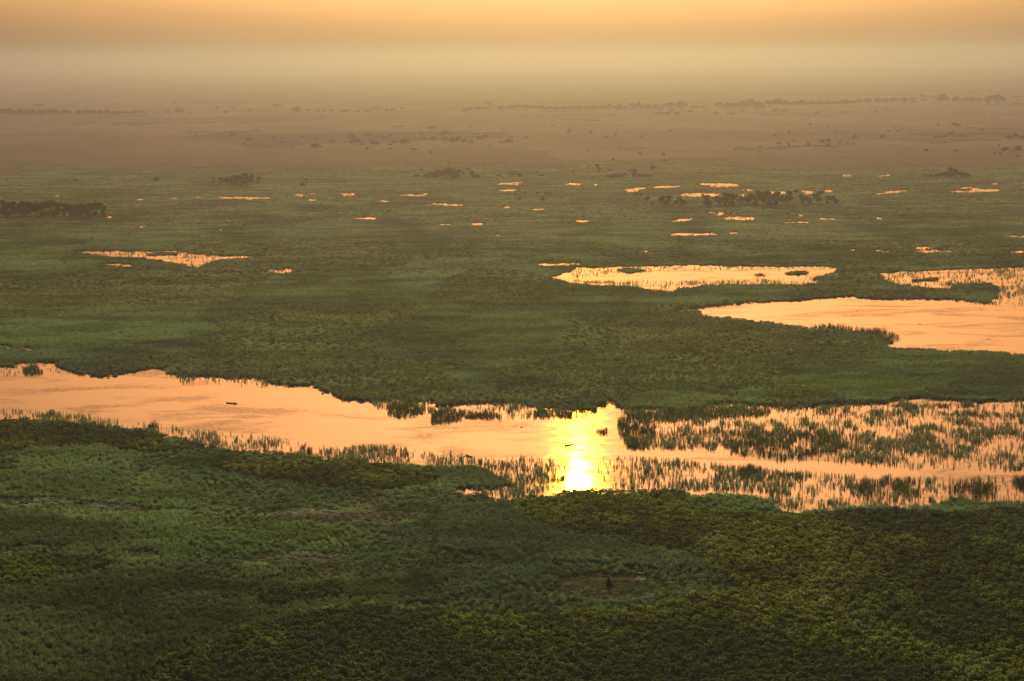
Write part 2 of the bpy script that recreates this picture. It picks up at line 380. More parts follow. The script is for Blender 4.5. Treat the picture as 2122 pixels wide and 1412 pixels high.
strk = sstep(.42, .60, fbm(gx / 420 + 13, gy / 200, 5))
dryc = mixc(dryc, C(0.62, 0.48, 0.27), pl_ * .8 * (.4 + .6 * strk)); dryc = mixc(dryc, C(0.24, 0.185, 0.15), bn * (.25 + .65 * strk))
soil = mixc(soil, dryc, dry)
soil = np.where(look(mud, px, py)[..., None], C(0.27, 0.25, 0.17), soil)
soil = np.where(look(clearing, px, py)[..., None] & ~look(mud, px, py)[..., None], C(0.125, 0.165, 0.070), soil)
soil = np.where(look(sand, px, py)[..., None], C(0.55, 0.48, 0.33), soil)
soil = np.where(wat[..., None], C(0.03, 0.025, 0.015), soil)
nr, nc = gx.shape
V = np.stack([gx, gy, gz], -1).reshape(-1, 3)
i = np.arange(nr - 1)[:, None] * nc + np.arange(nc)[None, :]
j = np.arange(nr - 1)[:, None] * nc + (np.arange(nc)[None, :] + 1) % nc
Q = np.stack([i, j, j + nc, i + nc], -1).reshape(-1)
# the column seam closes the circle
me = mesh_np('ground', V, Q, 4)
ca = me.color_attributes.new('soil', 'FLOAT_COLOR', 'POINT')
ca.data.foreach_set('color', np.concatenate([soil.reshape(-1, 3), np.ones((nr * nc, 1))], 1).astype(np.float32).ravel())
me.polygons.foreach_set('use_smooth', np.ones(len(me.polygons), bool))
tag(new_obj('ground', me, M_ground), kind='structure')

t = np.linspace(0, 2 * np.pi, 97)[:-1]
V = np.concatenate([[[0, 0, 0]], np.stack([6500 * np.sin(t), 6500 * np.cos(t), 0 * t], -1)])
Q = np.stack([np.zeros(96, int), 1 + (np.arange(96) + 1) % 96, 1 + np.arange(96)], -1)
wme = mesh_np('water', V, Q.ravel(), 3)
wme.flip_normals() if wme.polygons[0].normal.z < 0 else None
tag(new_obj('water', wme, M_water), kind='structure')

bm = bmesh.new(); bmesh.ops.create_cube(bm, size=1.0)
S = 43500.0
for v in bm.verts: v.co = Vector((v.co.x * 2 * S, v.co.y * 2 * S, -1.8 if v.co.z < 0 else CAM_H + 80))
me = bpy.data.meshes.new('haze'); bm.to_mesh(me); bm.free()
m, n, l = nodes_of('haze_air'); n.remove(n['Principled BSDF'])
pv = n.new('ShaderNodeVolumePrincipled'); pv.inputs['Color'].default_value = HAZE_COLOR
pv.inputs['Density'].default_value = HAZE_DENSITY; pv.inputs['Anisotropy'].default_value = HAZE_G
l.new(pv.outputs[0], n['Material Output'].inputs['Volume'])
tag(new_obj('haze', me, m), kind='stuff')

# ------------------------------------------------------------------ plant prototypes (used by the ground cover only)
def proto(name, V, Fc, nper, mat):
    me = mesh_np(name, V, Fc, nper); me.materials.append(mat)
    return bpy.data.objects.new(name, me)
def reed_mesh(nb, rad_, h, w, lean, seed):
    r = np.random.default_rng(seed); V = []; Fc = []
    for k in range(nb):
        a = r.uniform(0, 2 * math.pi); q = rad_ * math.sqrt(r.random()); bx, by = q * math.cos(a), q * math.sin(a)
        hh = h * r.uniform(.55, 1.0) * (1 - .25 * q / rad_); f = r.uniform(0, math.pi)
        la = r.uniform(0, 2 * math.pi); lx, ly = math.cos(la) * lean * hh * r.random(), math.sin(la) * lean * hh * r.random()
        wx, wy = math.cos(f) * w / 2, math.sin(f) * w / 2; s = len(V)
        V += [(bx - wx, by - wy, -.1), (bx + wx, by + wy, -.1), (bx + wx + lx * .35, by + wy + ly * .35, hh * .6), (bx - wx + lx * .35, by - wy + ly * .35, hh * .6), (bx + lx, by + ly, hh)]
        Fc += [s, s + 1, s + 2, s, s + 2, s + 3, s + 3, s + 2, s + 4]
    return np.array(V), np.array(Fc)
def leafcloud(centres, nleaf, lr, size, seed, flat=0.6):
    """leaf-sized quads spread through several lobes"""
    r = np.random.default_rng(seed); V = []; Fc = []
    for (cx_, cy_, cz, rx, rz) in centres:
        for k in range(nleaf):
            d = r.normal(size=3); d /= np.linalg.norm(d); q = r.random() ** .4
            p = np.array([cx_ + d[0] * rx * q, cy_ + d[1] * rx * q, cz + d[2] * rz * q])
            nrm = d * np.array([1, 1, 1 / max(.2, rz / rx)]) * .6 + r.normal(size=3) * .45 + np.array([0, 0, flat]); nrm /= np.linalg.norm(nrm)
            a = np.cross(nrm, r.normal(size=3)); a /= np.linalg.norm(a); b_ = np.cross(nrm, a)
            s1, s2 = size * r.uniform(.6, 1.3), size * r.uniform(.35, .8); s = len(V)
            V += [p - a * s1, p - b_ * s2, p + a * s1, p + b_ * s2]; Fc += [s, s + 1, s + 2, s + 3]
    return np.array(V), np.array(Fc)
def bush_mesh(seed, nlobe=7, R_=1.25, h=2.1, nleaf=30, size=.17):
    r = np.random.default_rng(seed); L = []
    for k in range(nlobe):
        a = r.uniform(0, 2 * math.pi); q = R_ * math.sqrt(r.random()) * .8
        hh = h * r.uniform(.55, 1.0) * (1 - .3 * q / R_)
        L.append((q * math.cos(a), q * math.sin(a), hh * .82, R_ * r.uniform(.30, .46), hh * .16))
    L.append((0, 0, h * .3, R_ * .6, h * .28))
    return leafcloud(L, nleaf, 0, size, seed + 1, .9)

WREED = [proto('water_reed_proto', *reed_mesh(int(6 + 3 * k), .07 + .09 * k, 2.7, .062, .13, 90 + k), 3, M_reed) for k in range(5)]
REEDS = [proto('reed_proto', *reed_mesh(44, .95, 2.3, .085, .16, 20 + k), 3, M_reed) for k in range(4)]
BUSH = [proto('bush_proto', *bush_mesh(40 + k), 4, M_bush) for k in range(5)]
GRASS = [proto('grass_proto', *reed_mesh(54, 1.1, .75, .13, .7, 60 + k), 3, M_grass) for k in range(3)] + \
        [proto('hummock_proto', *bush_mesh(70 + k, 5, 1.1, .7, 22, .16), 4, M_grass) for k in range(2)]

def scatter(name, P, scl, col, protos, seed=0):
    """one ground-cover object: a cloud of points carrying plants"""
    r = np.random.default_rng(seed); N = len(P)
    me = bpy.data.meshes.new(name); me.vertices.add(N); me.vertices.foreach_set('co', P.astype(np.float32).ravel())
    a = me.attributes.new('scl', 'FLOAT_VECTOR', 'POINT'); a.data.foreach_set('vector', scl.astype(np.float32).ravel())
    rot = np.zeros((N, 3), np.float32); rot[:, 2] = r.uniform(0, 6.283, N)
    a = me.attributes.new('rot', 'FLOAT_VECTOR', 'POINT'); a.data.foreach_set('vector', rot.ravel())
    a = me.attributes.new('var', 'INT', 'POINT'); a.data.foreach_set('value', r.integers(0, len(protos), N).astype(np.int32))
    a = me.attributes.new('col', 'FLOAT_COLOR', 'POINT'); a.data.foreach_set('color', np.concatenate([col, np.ones((N, 1))], 1).astype(np.float32).ravel())
    o = new_obj(name, me); tag(o, kind='stuff')
    ng = bpy.data.node_groups.new(name + '_spread', 'GeometryNodeTree')
    ng.interface.new_socket('Geometry', in_out='INPUT', socket_type='NodeSocketGeometry')
    ng.interface.new_socket('Geometry', in_out='OUTPUT', socket_type='NodeSocketGeometry')
    N_ = ng.nodes; L_ = ng.links
    gi = N_.new('NodeGroupInput'); go = N_.new('NodeGroupOutput'); ip = N_.new('GeometryNodeInstanceOnPoints'); jg = N_.new('GeometryNodeJoinGeometry')
    for p in protos:
        oi = N_.new('GeometryNodeObjectInfo'); oi.inputs['Object'].default_value = p; oi.inputs['As Instance'].default_value = True
        L_.new(oi.outputs['Geometry'], jg.inputs[0])
    def attr(nm, ty):
        q = N_.new('GeometryNodeInputNamedAttribute'); q.data_type = ty; q.inputs['Name'].default_value = nm
        return q.outputs['Attribute']
    L_.new(gi.outputs[0], ip.inputs['Points']); L_.new(jg.outputs[0], ip.inputs['Instance'])
    ip.inputs['Pick Instance'].default_value = True
    L_.new(attr('var', 'INT'), ip.inputs['Instance Index']); L_.new(attr('scl', 'FLOAT_VECTOR'), ip.inputs['Scale'])
    L_.new(attr('rot', 'FLOAT_VECTOR'), ip.inputs['Rotation']); L_.new(ip.outputs[0], go.inputs[0])
    md = o.modifiers.new('spread', 'NODES'); md.node_group = ng
    return o

def sample(d0, d1, per_m2, seed):
    """random places in the sector between two distances"""
    r = np.random.default_rng(seed); area = HALF * (d1 ** 2 - d0 ** 2); N = int(area * per_m2)
    d = np.sqrt(r.uniform(d0 ** 2, d1 ** 2, N)); a = r.uniform(-HALF, HALF, N)
    return d * np.sin(a), d * np.cos(a), r
gbands = [(500, 800, .85, .72), (800, 1150, .62, .80), (1150, 1600, .36, 1.05), (1600, 2200, .17, 1.5), (2200, 3500, .075, 2.1)]
acc = {'reed': [], 'bush': [], 'grass': [], 'stand': []}
for bi, (d0, d1, rho, sc) in enumerate(gbands):
    x, y, r = sample(d0, d1, rho, 100 + bi); N = len(x)
    px, py = warp(x, y); w = is_water(x, y)
    na = fbm(x / 60, y / 110, 4); nb = fbm(x / 130 + 40, y / 260 + 3, 4); nc_ = fbm(x / 25 + 9, y / 40, 3); u = r.random(N)
    T_ = look(thick, px, py); R_ = look(tallreed, px, py); clr = look(clearing, px, py); tn = look(tan, px, py); lu = look(lush, px, py); md = look(mud, px, py)
    near = py > 930; far = ~near
    drys = sstep(362, 330, py + (fbm(x / 160, y / 330, 4) - .5) * 60)
    bushy = far & (nb > .50) & (py > 500) & (u < .40)
    kb = (T_ | bushy) & ~w & ~clr
    kbk = kb & (r.random(N) < (.42 if bi < 2 else .5))
    kr = ~kb & ~w & ~clr & (R_ | far | (u < .18 + .5 * (na > .56))) & ~tn
    kg = ~kb & ~kr & ~w & ~md & (~clr | (u < .8))
    keep = (drys < .15 + .7 * r.random(N))
    one = np.ones((N, 3))
    def pack(k, kind, height, width, col):
        k = k & keep
        hgt = 0.12 + 0.30 * fbm(x[k] / 9, y[k] / 9, 3) - .1
        P = np.stack([x[k], y[k], hgt], -1)
        hs = (height * r.uniform(.75, 1.2, N))[k]; ws = (width * r.uniform(.8, 1.25, N))[k]
        acc[kind].append((P, np.stack([ws, ws, hs], -1), col[k]))
    # bushes: yellow-green heads to dull olive
    cb = mixc(one * C(0.078, 0.080, 0.022), C(0.165, 0.150, 0.026), sstep(.36, .62, nc_)); cb = mixc(cb, C(0.064, 0.074, 0.026), sstep(.5, .66, na) * .7)
    cb *= r.uniform(.65, 1.35, (N, 1))
    cb = mixc(cb, C(0.13, 0.085, 0.035), (u > .95) * .5)
    pack(kbk, 'bush', (.55 + .55 * nc_ + .5 * r.random(N) ** 2) * (1.0, 1.0, .8, .65, .6)[bi], (1.0, 1.0, 1.15, 1.5, 2.0)[bi], cb)
    cr_ = mixc(one * C(0.040, 0.052, 0.024), C(0.085, 0.100, 0.036), sstep(.38, .62, na)); cr_ = mixc(cr_, C(0.110, 0.105, 0.038), sstep(.5, .66, nb) * .7)
    cr_ = mixc(cr_, C(0.085, 0.105, 0.030), lu * .8)
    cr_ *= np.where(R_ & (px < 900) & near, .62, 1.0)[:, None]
    cr_ = mixc(cr_, C(0.14, 0.10, 0.06), (u > .95) * .6)
    cr_ = mixc(cr_, C(0.115, 0.085, 0.035), np.clip(drys * .8 + sstep(540, 345, py) * .5, 0, .85))
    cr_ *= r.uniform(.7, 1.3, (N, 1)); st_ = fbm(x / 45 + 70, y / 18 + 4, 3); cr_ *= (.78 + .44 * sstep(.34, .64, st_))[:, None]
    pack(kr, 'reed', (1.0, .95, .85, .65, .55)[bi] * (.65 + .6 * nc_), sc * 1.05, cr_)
    cg = mixc(one * C(0.050, 0.075, 0.025), C(0.085, 0.125, 0.034), sstep(.4, .6, na)); cg = mixc(cg, C(0.105, 0.095, 0.045), sstep(.52, .66, nb) * .8)
    cg = mixc(cg, C(0.15, 0.115, 0.062), tn * (.4 + .5 * (u > .4))); cg = mixc(cg, C(0.075, 0.11, 0.03), lu * .5); cg = mixc(cg, C(0.092, 0.108, 0.040), clr * 1.0)
    cg = mixc(cg, C(0.105, 0.080, 0.040), sstep(.52, .64, fbm(x / 38 + 90, y / 17, 4)) * .75)
    cg *= r.uniform(.72, 1.28, (N, 1)); cg *= (.72 + .56 * sstep(.34, .64, fbm(x / 12 + 7, y / 9, 3)))[:, None]
    pack(kg, 'grass', (.55 + .9 * nc_) * (1 - .72 * clr), sc * 1.15, cg)
    # plants standing in the water
    x, y, r = sample(d0, d1, (2.1, 1.5, .75, .35, .1)[bi], 200 + bi); N = len(x); px, py = project(x, y)
    st = look(stand, px, py); w = is_water(x, y)
    pn = fbm(x / 6, y / 14, 4) * .5 + fbm(x / 30 + 5, y / 50, 3) * .5
    k = w & (st > 0) & (r.random(N) < np.clip(sstep(.60, .36, pn) * st * 1.0, .04 * (st > 0), .85))
    k &= ~((px > 1120) & (px < 1282) & (py > 868) & (py < 945))
    P = np.stack([x[k], y[k], 0 * x[k]], -1); hs = (r.uniform(.35, 1.0, N) * (1 + .35 * r.random(N) ** 3))[k]; ws = r.uniform(.45, 1.15, N)[k] * (1, 1.08, 1.3, 1.6, 2)[bi]
    cc = mixc(np.ones((N, 3)) * C(0.055, 0.066, 0.028), C(0.095, 0.105, 0.038), r.random(N))[k] * .85
    acc['stand'].append((P, np.stack([ws, ws, hs], -1), cc))
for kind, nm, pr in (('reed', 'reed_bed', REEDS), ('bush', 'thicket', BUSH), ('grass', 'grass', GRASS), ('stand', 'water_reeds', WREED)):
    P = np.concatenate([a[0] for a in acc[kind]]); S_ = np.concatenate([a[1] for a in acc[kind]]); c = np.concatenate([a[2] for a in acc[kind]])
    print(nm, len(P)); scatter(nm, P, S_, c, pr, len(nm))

# ------------------------------------------------------------------ trees, bushes and palms
def tube(path, radii, sides=6):
    V = []; Fc = []
    for k, (p, r_) in enumerate(zip(path, radii)):
        for q in range(sides):
            a = 2 * math.pi * q / sides; V.append((p[0] + r_ * math.cos(a), p[1] + r_ * math.sin(a), p[2]))
    for k in range(len(path) - 1):
        for q in range(sides):
            a = k * sides + q; b_ = k * sides + (q + 1) % sides
            Fc += [a, b_, b_ + sides, a + sides]
    return V, Fc
def join4(parts):
    V = []; Fc = []
    for v, f in parts:
        s = len(V); V += list(v); Fc += [q + s for q in f]
    return np.array(V), np.array(Fc)
def trunk_mesh(kind, seed):
    r = random.Random(seed); top = {'round': .52, 'umbrella': .74, 'bush': .35, 'palm': .80, 'upright': .62}[kind]
    w = {'round': .045, 'umbrella': .035, 'bush': .04, 'palm': .028, 'upright': .035}[kind]
    bx, by = r.uniform(-.05, .05), r.uniform(-.05, .05)
    parts = [tube([(0, 0, -.03), (bx * .5, by * .5, top * .4), (bx, by, top)], [w * 1.4, w, w * .7])]
    if kind != 'palm':
        for k in range(4):
            a = k * 1.57 + r.uniform(-.5, .5); d = r.uniform(.18, .33)
            parts.append(tube([(bx * .6, by * .6, top * .5), (bx + d * .6 * math.cos(a), by + d * .6 * math.sin(a), top * .85), (bx + d * math.cos(a), by + d * math.sin(a), top * 1.12)], [w * .7, w * .5, w * .2], 5))
    return mesh_np('trunk', *join4(parts), 4)
def crown_mesh(kind, seed):
    r = random.Random(seed); L = []
    if kind == 'palm':
        V = []; Fc = []
        for k in range(30):
            a = r.uniform(0, 6.28); e = r.uniform(-.5, 1.3); ln = r.uniform(.75, 1.0)
            dx, dy = math.cos(a), math.sin(a); wx, wy = -dy * .09, dx * .09; s = len(V)
            p1 = (dx * .26 * math.cos(e) * ln, dy * .26 * math.cos(e) * ln, .80 + .16 * math.sin(e)); p2 = (dx * .48 * math.cos(e * .7) * ln, dy * .48 * math.cos(e * .7) * ln, .80 + .17 * math.sin(e) - .04)
            V += [(0, 0, .80), (p1[0] - wx, p1[1] - wy, p1[2]), p2, (p1[0] + wx, p1[1] + wy, p1[2])]; Fc += [s, s + 1, s + 2, s + 3]
        return mesh_np('crown', V, Fc, 4)
    n = {'round': 8, 'umbrella': 9, 'bush': 9, 'upright': 9}[kind]
    for k in range(n):
        a = k * 2.4 + r.uniform(-.5, .5); q = math.sqrt((k + .5) / n)
        if kind == 'round': L.append((.33 * q * math.cos(a), .33 * q * math.sin(a), .76 - .38 * q + r.uniform(-.08, .06), .21, .19))
        if kind == 'umbrella': L.append((.36 * q * math.cos(a), .36 * q * math.sin(a), .84 - .12 * q * q + r.uniform(-.03, .03), .18, .08))
        if kind == 'bush': L.append((.32 * q * math.cos(a), .32 * q * math.sin(a), .62 - .36 * q + r.uniform(-.1, .1), .21, .24))
        if kind == 'upright': L.append((.30 * q * math.cos(a), .30 * q * math.sin(a), r.uniform(.10, .86), .20, .14))
    V, Fc = leafcloud(L, 60, 0, .088, seed, .5)
    return mesh_np('crown', V, Fc, 4)
TM = {}
for ki, kind in enumerate(('round', 'umbrella', 'bush', 'palm', 'upright')):
    TM[kind] = []
    for v in range(4):
        t_ = trunk_mesh(kind, 300 + 10 * ki + v); t_.materials.append(M_bark)
        c_ = crown_mesh(kind, 500 + 10 * ki + v); c_.materials.append(M_tree[v % 3]); TM[kind].append((t_, c_))
NAMES = {'round': ('round_tree', 'round tree', 'tree'), 'umbrella': ('flat_topped_tree', 'flat-topped tree', 'tree'), 'bush': ('bush', 'low bush', 'bush'),
         'palm': ('palm_tree', 'ball-topped palm', 'palm'), 'upright': ('ragged_tree', 'ragged tree', 'tree')}
ORD = ['first','second','third','fourth','fifth','sixth','seventh','eighth','ninth','tenth','eleventh','twelfth','thirteenth','fourteenth','fifteenth','sixteenth','seventeenth','eighteenth','nineteenth','twentieth']
G1 = 'hazy trees along the horizon'; G2 = 'scattered trees on the dry plain'; G3 = 'trees and palms in the green marsh'
def stand_of(rows_, area, group, haze_word):
    """rows_: (x, base y, height, width, kind) in photograph pixels, planted at their places on the ground"""
    rows_ = sorted(rows_); hs = sorted(q[2] for q in rows_); med = hs[len(hs) // 2]
    for k, (x, yb, h, w, kind) in enumerate(rows_):
        gx_, gy_ = ground(x, yb); sc = math.hypot(gx_, gy_) / F
        H = h * sc * 1.12; W = w * sc * (1.3 if group == G1 else 1.35 if kind == 'upright' else 1.1)
        nm, phrase, cat = NAMES[kind]
        o = empty(nm, (gx_, gy_, 0.15), random.uniform(0, 6.28)); o.scale = (W, W, H)
        size = 'tall ' if h > med * 1.35 else ('small ' if h < med * .68 else '')
        lab = f"{size}{haze_word} {phrase}, {'leftmost' if k == 0 else 'rightmost' if k == len(rows_) - 1 else ORD[k]} in {area}"
        tag(o, lab, cat, group)
        tm, cm = TM[kind][random.randrange(4)]
        new_obj('trunk', tm, parent=o); new_obj('crown', cm, parent=o)
def parse(s_):
    K = {'r': 'round', 'u': 'umbrella', 'b': 'bush', 'p': 'palm', 'g': 'upright'}
    out = []
    for tok in s_.split():
        a = tok.split(','); out.append((float(a[0]), float(a[1]), float(a[2]), float(a[3]), K[a[4]]))
    return out
G1 = 'hazy trees along the horizon'; G2 = 'scattered trees on the dry plain'; G3 = 'trees and palms in the green marsh'
stand_of(parse("4,239,14,22,r 20,240,15,22,r 36,239,13,18,g 52,240,12,22,r 66,239,14,18,r 81,226,9,20,u 84,240,13,24,r 100,239,12,18,r 112,238,12,18,r 128,238,10,18,g 142,238,10,16,r"), 'the left half of the far left wood', G1, 'hazy')
stand_of(parse("164,239,12,18,r 178,239,13,18,r 194,239,11,20,r 208,239,11,20,r 222,239,11,16,g 238,241,12,22,r 257,236,7,14,b 278,238,9,20,r 295,236,7,13,r"), 'the right half of the far left wood', G1, 'hazy')
stand_of(parse("246,215,4,6,u 348,235,6,10,b 360,218,8,11,u 372,236,12,16,r 394,235,5,8,b 449,228,7,12,u 469,236,7,10,r 484,230,6,9,u 518,235,9,17,u"), 'the loose row on the left horizon', G1, 'faint')
stand_of(parse("574,230,13,20,u 616,234,14,20,r 640,232,7,11,r 660,233,7,12,g 671,233,8,10,g 687,233,8,11,r"), 'the horizon row led by two broad crowns', G1, 'faint')
stand_of(parse("716,235,10,18,r 741,233,5,9,b 762,234,7,12,r 779,233,9,19,u 802,233,8,10,r 815,233,10,11,r 835,231,7,9,u"), 'the short row left of the long treeline', G1, 'faint')
stand_of(parse("965,234,12,16,r 975,229,8,14,r 990,228,8,14,r 1004,228,8,14,r 1013,221,9,18,u 1041,229,10,20,r 1058,228,10,16,r 1072,227,11,18,r 1090,227,12,18,r 1106,228,11,16,r 1122,228,10,14,r 1138,229,9,18,r 1152,230,10,18,r 1168,229,9,16,r"), 'the left end of the long treeline', G1, 'hazy')
stand_of(parse("1184,229,10,18,r 1200,229,10,16,r 1216,228,9,16,r 1232,228,10,16,r 1250,228,12,16,r 1262,231,16,18,r 1278,231,15,18,g 1294,230,13,18,r 1310,228,13,16,g 1326,229,18,18,r 1342,228,13,18,r 1358,230,15,18,r 1372,228,12,14,g 1389,232,18,20,g 1412,229,21,22,r"), 'the second quarter of the long treeline', G1, 'hazy')
stand_of(parse("1440,224,7,16,b 1456,224,7,12,b 1490,224,13,18,r 1508,226,14,20,r 1522,226,14,18,r 1540,226,17,22,r 1556,224,20,26,r 1574,228,17,20,r 1592,222,15,18,r 1611,221,17,26,r 1628,221,14,18,r 1645,221,12,20,r 1662,221,14,24,r 1682,220,12,18,r 1700,218,9,16,r 1716,218,8,16,r 1730,218,9,14,r"), 'the third quarter of the long treeline', G1, 'hazy')
stand_of(parse("1748,220,15,22,r 1764,217,10,16,r 1780,215,10,18,r 1798,216,13,18,r 1820,214,12,20,r 1836,214,11,18,r 1852,214,13,22,r 1874,215,14,16,r 1893,213,11,16,g 1914,210,12,16,g 1934,208,9,14,u 1954,213,19,20,r 1982,213,14,16,r 2000,212,11,18,r 2014,212,11,16,r 2028,212,10,16,r 2046,215,15,16,g 2067,215,21,27,r 2108,208,8,22,u"), 'the right end of the long treeline', G1, 'hazy')
stand_of(parse("1366,240,10,14,r 1382,240,9,14,r 1402,240,9,14,b 1431,236,9,12,r 1482,238,7,14,b 1514,238,8,15,b 1539,234,7,9,r 1579,240,4,6,b 1607,232,7,13,b 1625,233,5,11,b 1694,236,6,12,b 1815,233,4,10,b 2108,217,5,12,b"), 'the loose line before the long treeline', G1, 'hazy')
stand_of(parse("395,275,3,8,b 407,283,4,5,r 482,283,8,13,g 496,282,3,6,b 504,299,3,7,b 517,291,6,17,b 567,288,5,9,r 578,281,4,6,b 586,297,5,13,b 607,311,3.5,4,b 625,288,6,11,r 654,291,6,8,r 654,306,10,19,b 666,307,5,5,r 681,274,4,8,u 681,310,3,3,b 691,296,6,12,r"), 'the left part of the scattered plain trees', G2, 'grey-green')
stand_of(parse("728,291,15,14,r 736,300,14,22,r 751,302,8,9,b 762,285,11,18,r 761,312,7,7,r 770,297,8,10,r 778,302,9,17,r 780,284,5,9,b 797,289,8,13,r 808,284,7,9,r 808,302,5,9,b 810,316,9,13,u 818,298,8,14,r 831,284,7,13,u 839,300,13,20,r 858,317,9,17,u"), 'the plain cluster left of centre', G2, 'grey-green')
stand_of(parse("873,282,9,10,r 879,289,6,10,b 893,319,6,8,r 894,272,8,22,u 896,293,11,17,r 917,282,10,17,r 922,292,8,12,r 924,279,9,14,r 939,297,12,22,r 950,292,11,14,r 962,295,8,13,b 973,268,6,11,u 976,297,8,11,r"), 'the dense plain cluster at centre', G2, 'grey-green')
stand_of(parse("994,290,8,16,r 1005,288,11,16,r 1012,307,6,9,u 1038,297,5,6,b 1042,272,6,6,p 1053,295,8,19,b 1060,287,5,6,r 1089,290,8,12,r 1144,263,5,6,r 1179,277,11,11,r 1214,282,4,5,b 1218,315,3,7,b 1224,280,10,10,r 1248,280,5,5,r 1257,287,6,11,b 1275,283,8,9,r 1287,309,4,4,b"), 'the loose plain group right of centre cluster', G2, 'grey-green')
stand_of(parse("1271,333,5,8,b 1328,285,4,12,b 1336,280,5,3,g 1377,334,4,7,b 1389,276,7,9,r 1422,253,4,5,b 1524,312,3,10,b 1605,285,6,7,r 1614,301,7,9,r 1635,279,8,8,r 1635,303,7,6,g 1645,294,4,6,b 1675,301,6,9,b 1680,261,6,8,r"), 'the sparse plain scrub right of centre', G2, 'grey-green')
stand_of(parse("1703,297,8,14,r 1715,306,9,14,r 1717,296,9,13,r 1715,265,4,4,b 1730,275,5,5,r 1731,284,3,4,b 1740,296,5,8,b 1757,300,6,6,r 1769,302,6,6,r 1772,289,11,13,r 1829,286,7,14,b 1837,253,3,3,b 1841,273,5,6,b 1854,269,7,6,g 1863,274,6,8,b 1870,269,5,4,b 1871,288,3,4,b 1886,272,6,3,g"), 'the plain scrub around the dark pair', G2, 'grey-green')
stand_of(parse("1907,289,3,5,b 1917,282,5,10,b 1919,314,6,11,b 1944,262,6,8,r 1944,286,6,16,b 1958,286,6,10,r 1958,297,4,5,b 1965,262,4,5,b 1970,282,9,14,r 1975,273,4,5,b 1977,262,9,14,r 1980,314,4,8,b 1985,263,7,12,r 1992,284,6,20,b 2004,260,4,4,b 2037,271,4,6,b 2055,246,4,4,b"), 'the plain scrub towards the right edge', G2, 'grey-green')
stand_of(parse("2062,320,5,6,b 2069,304,6,6,b 2073,321,6,6,b 2082,316,12,16,r 2092,289,9,14,r 2104,287,11,14,r 2109,326,6,7,b 2111,313,12,16,b 2119,290,9,14,r"), 'the close plain group at right edge', G2, 'grey-green')
stand_of(parse("4,446,27,24,g 14,449,24,20,g 26,446,28,24,g 40,448,26,22,r 52,446,28,24,g 64,448,27,22,g 78,446,28,24,r 92,448,27,22,g 106,446,28,22,g 118,447,26,20,g"), 'the left half of the dark grove', G3, 'dark')
stand_of(parse("136,447,23,18,g 148,449,24,20,g 160,449,25,20,g 172,450,26,22,g 186,449,25,18,g 199,448,26,18,g 212,447,25,16,g"), 'the right half of the dark grove', G3, 'dark')
stand_of(parse("156,376,5,10,b 324,375,9,12,b 442,380,11,6,g 458,381,12,13,g 467,382,14,14,g 477,382,16,16,r 487,382,19,16,g 497,382,20,16,r 508,382,21,18,g 519,382,20,16,g 536,380,13,9,g 627,386,8,14,b 635,386,15,14,p"), 'the round grove left of centre', G3, 'dark')
stand_of(parse("864,367,8,13,b 874,367,16,12,p 884,369,11,15,b 895,369,14,16,r 905,369,16,16,g 916,369,17,16,r 927,368,20,18,g 938,369,18,16,g 948,368,15,15,g 958,369,14,15,p 969,368,18,14,p 979,368,14,14,g 989,369,9,14,b"), 'the long low central grove', G3, 'dark')
stand_of(parse("1034,366,5,11,b 1063,366,10,14,g 1077,366,8,12,b 1113,366,11,9,p 1122,366,6,14,b 1188,368,11,9,p"), 'the sparse shrubs right of the central grove', G3, 'dark')
stand_of(parse("1222,356,14,12,p 1240,354,14,10,g 1262,368,6,14,b 1264,355,7,8,b 1273,368,9,14,b 1284,368,9,14,b 1295,368,11,14,r 1305,368,14,12,p 1315,368,16,14,g 1326,368,11,14,b 1338,368,9,14,b 1347,368,7,14,b 1353,354,11,10,g 1448,369,11,8,p"), 'the low grove right of centre', G3, 'dark')
stand_of(parse("1069,415,15,11,p 1077,415,9,8,b 1088,415,17,12,p 1115,415,16,11,p 1124,416,9,10,b 1132,416,16,14,p 1141,415,14,9,p"), 'the two knots of palms near centre', G3, 'dark')
stand_of(parse("1318,418,17,11,p 1329,421,18,13,p 1341,418,10,12,g 1352,425,6,8,b 1372,425,19,18,g 1384,425,20,16,g 1404,424,15,16,g 1416,424,13,14,b 1456,424,20,10,p 1465,426,22,18,g"), 'the left end of the long marsh grove', G3, 'dark')
stand_of(parse("1490,425,18,18,g 1505,425,24,18,g 1518,425,22,18,g 1536,424,17,18,r 1553,424,22,18,g 1567,426,28,20,g 1580,425,27,20,r 1594,426,28,20,g 1607,426,27,18,g 1621,424,20,18,r"), 'the middle of the long marsh grove', G3, 'dark')
stand_of(parse("1635,425,28,18,g 1650,424,30,20,p 1665,423,20,16,g 1677,422,16,14,b 1693,422,25,18,g 1703,422,25,14,p 1716,423,16,14,g 1730,423,17,16,g"), 'the right end of the long marsh grove', G3, 'dark')
stand_of(parse("1918,367,5,14,b 1928,367,6,14,b 1940,368,8,14,b 1952,368,11,15,r 1962,368,14,15,r 1971,368,19,15,g 1981,368,18,14,r 1991,368,13,14,r 2001,368,12,12,b 2008,367,8,8,b"), 'the humped thicket island at right', G3, 'dark')

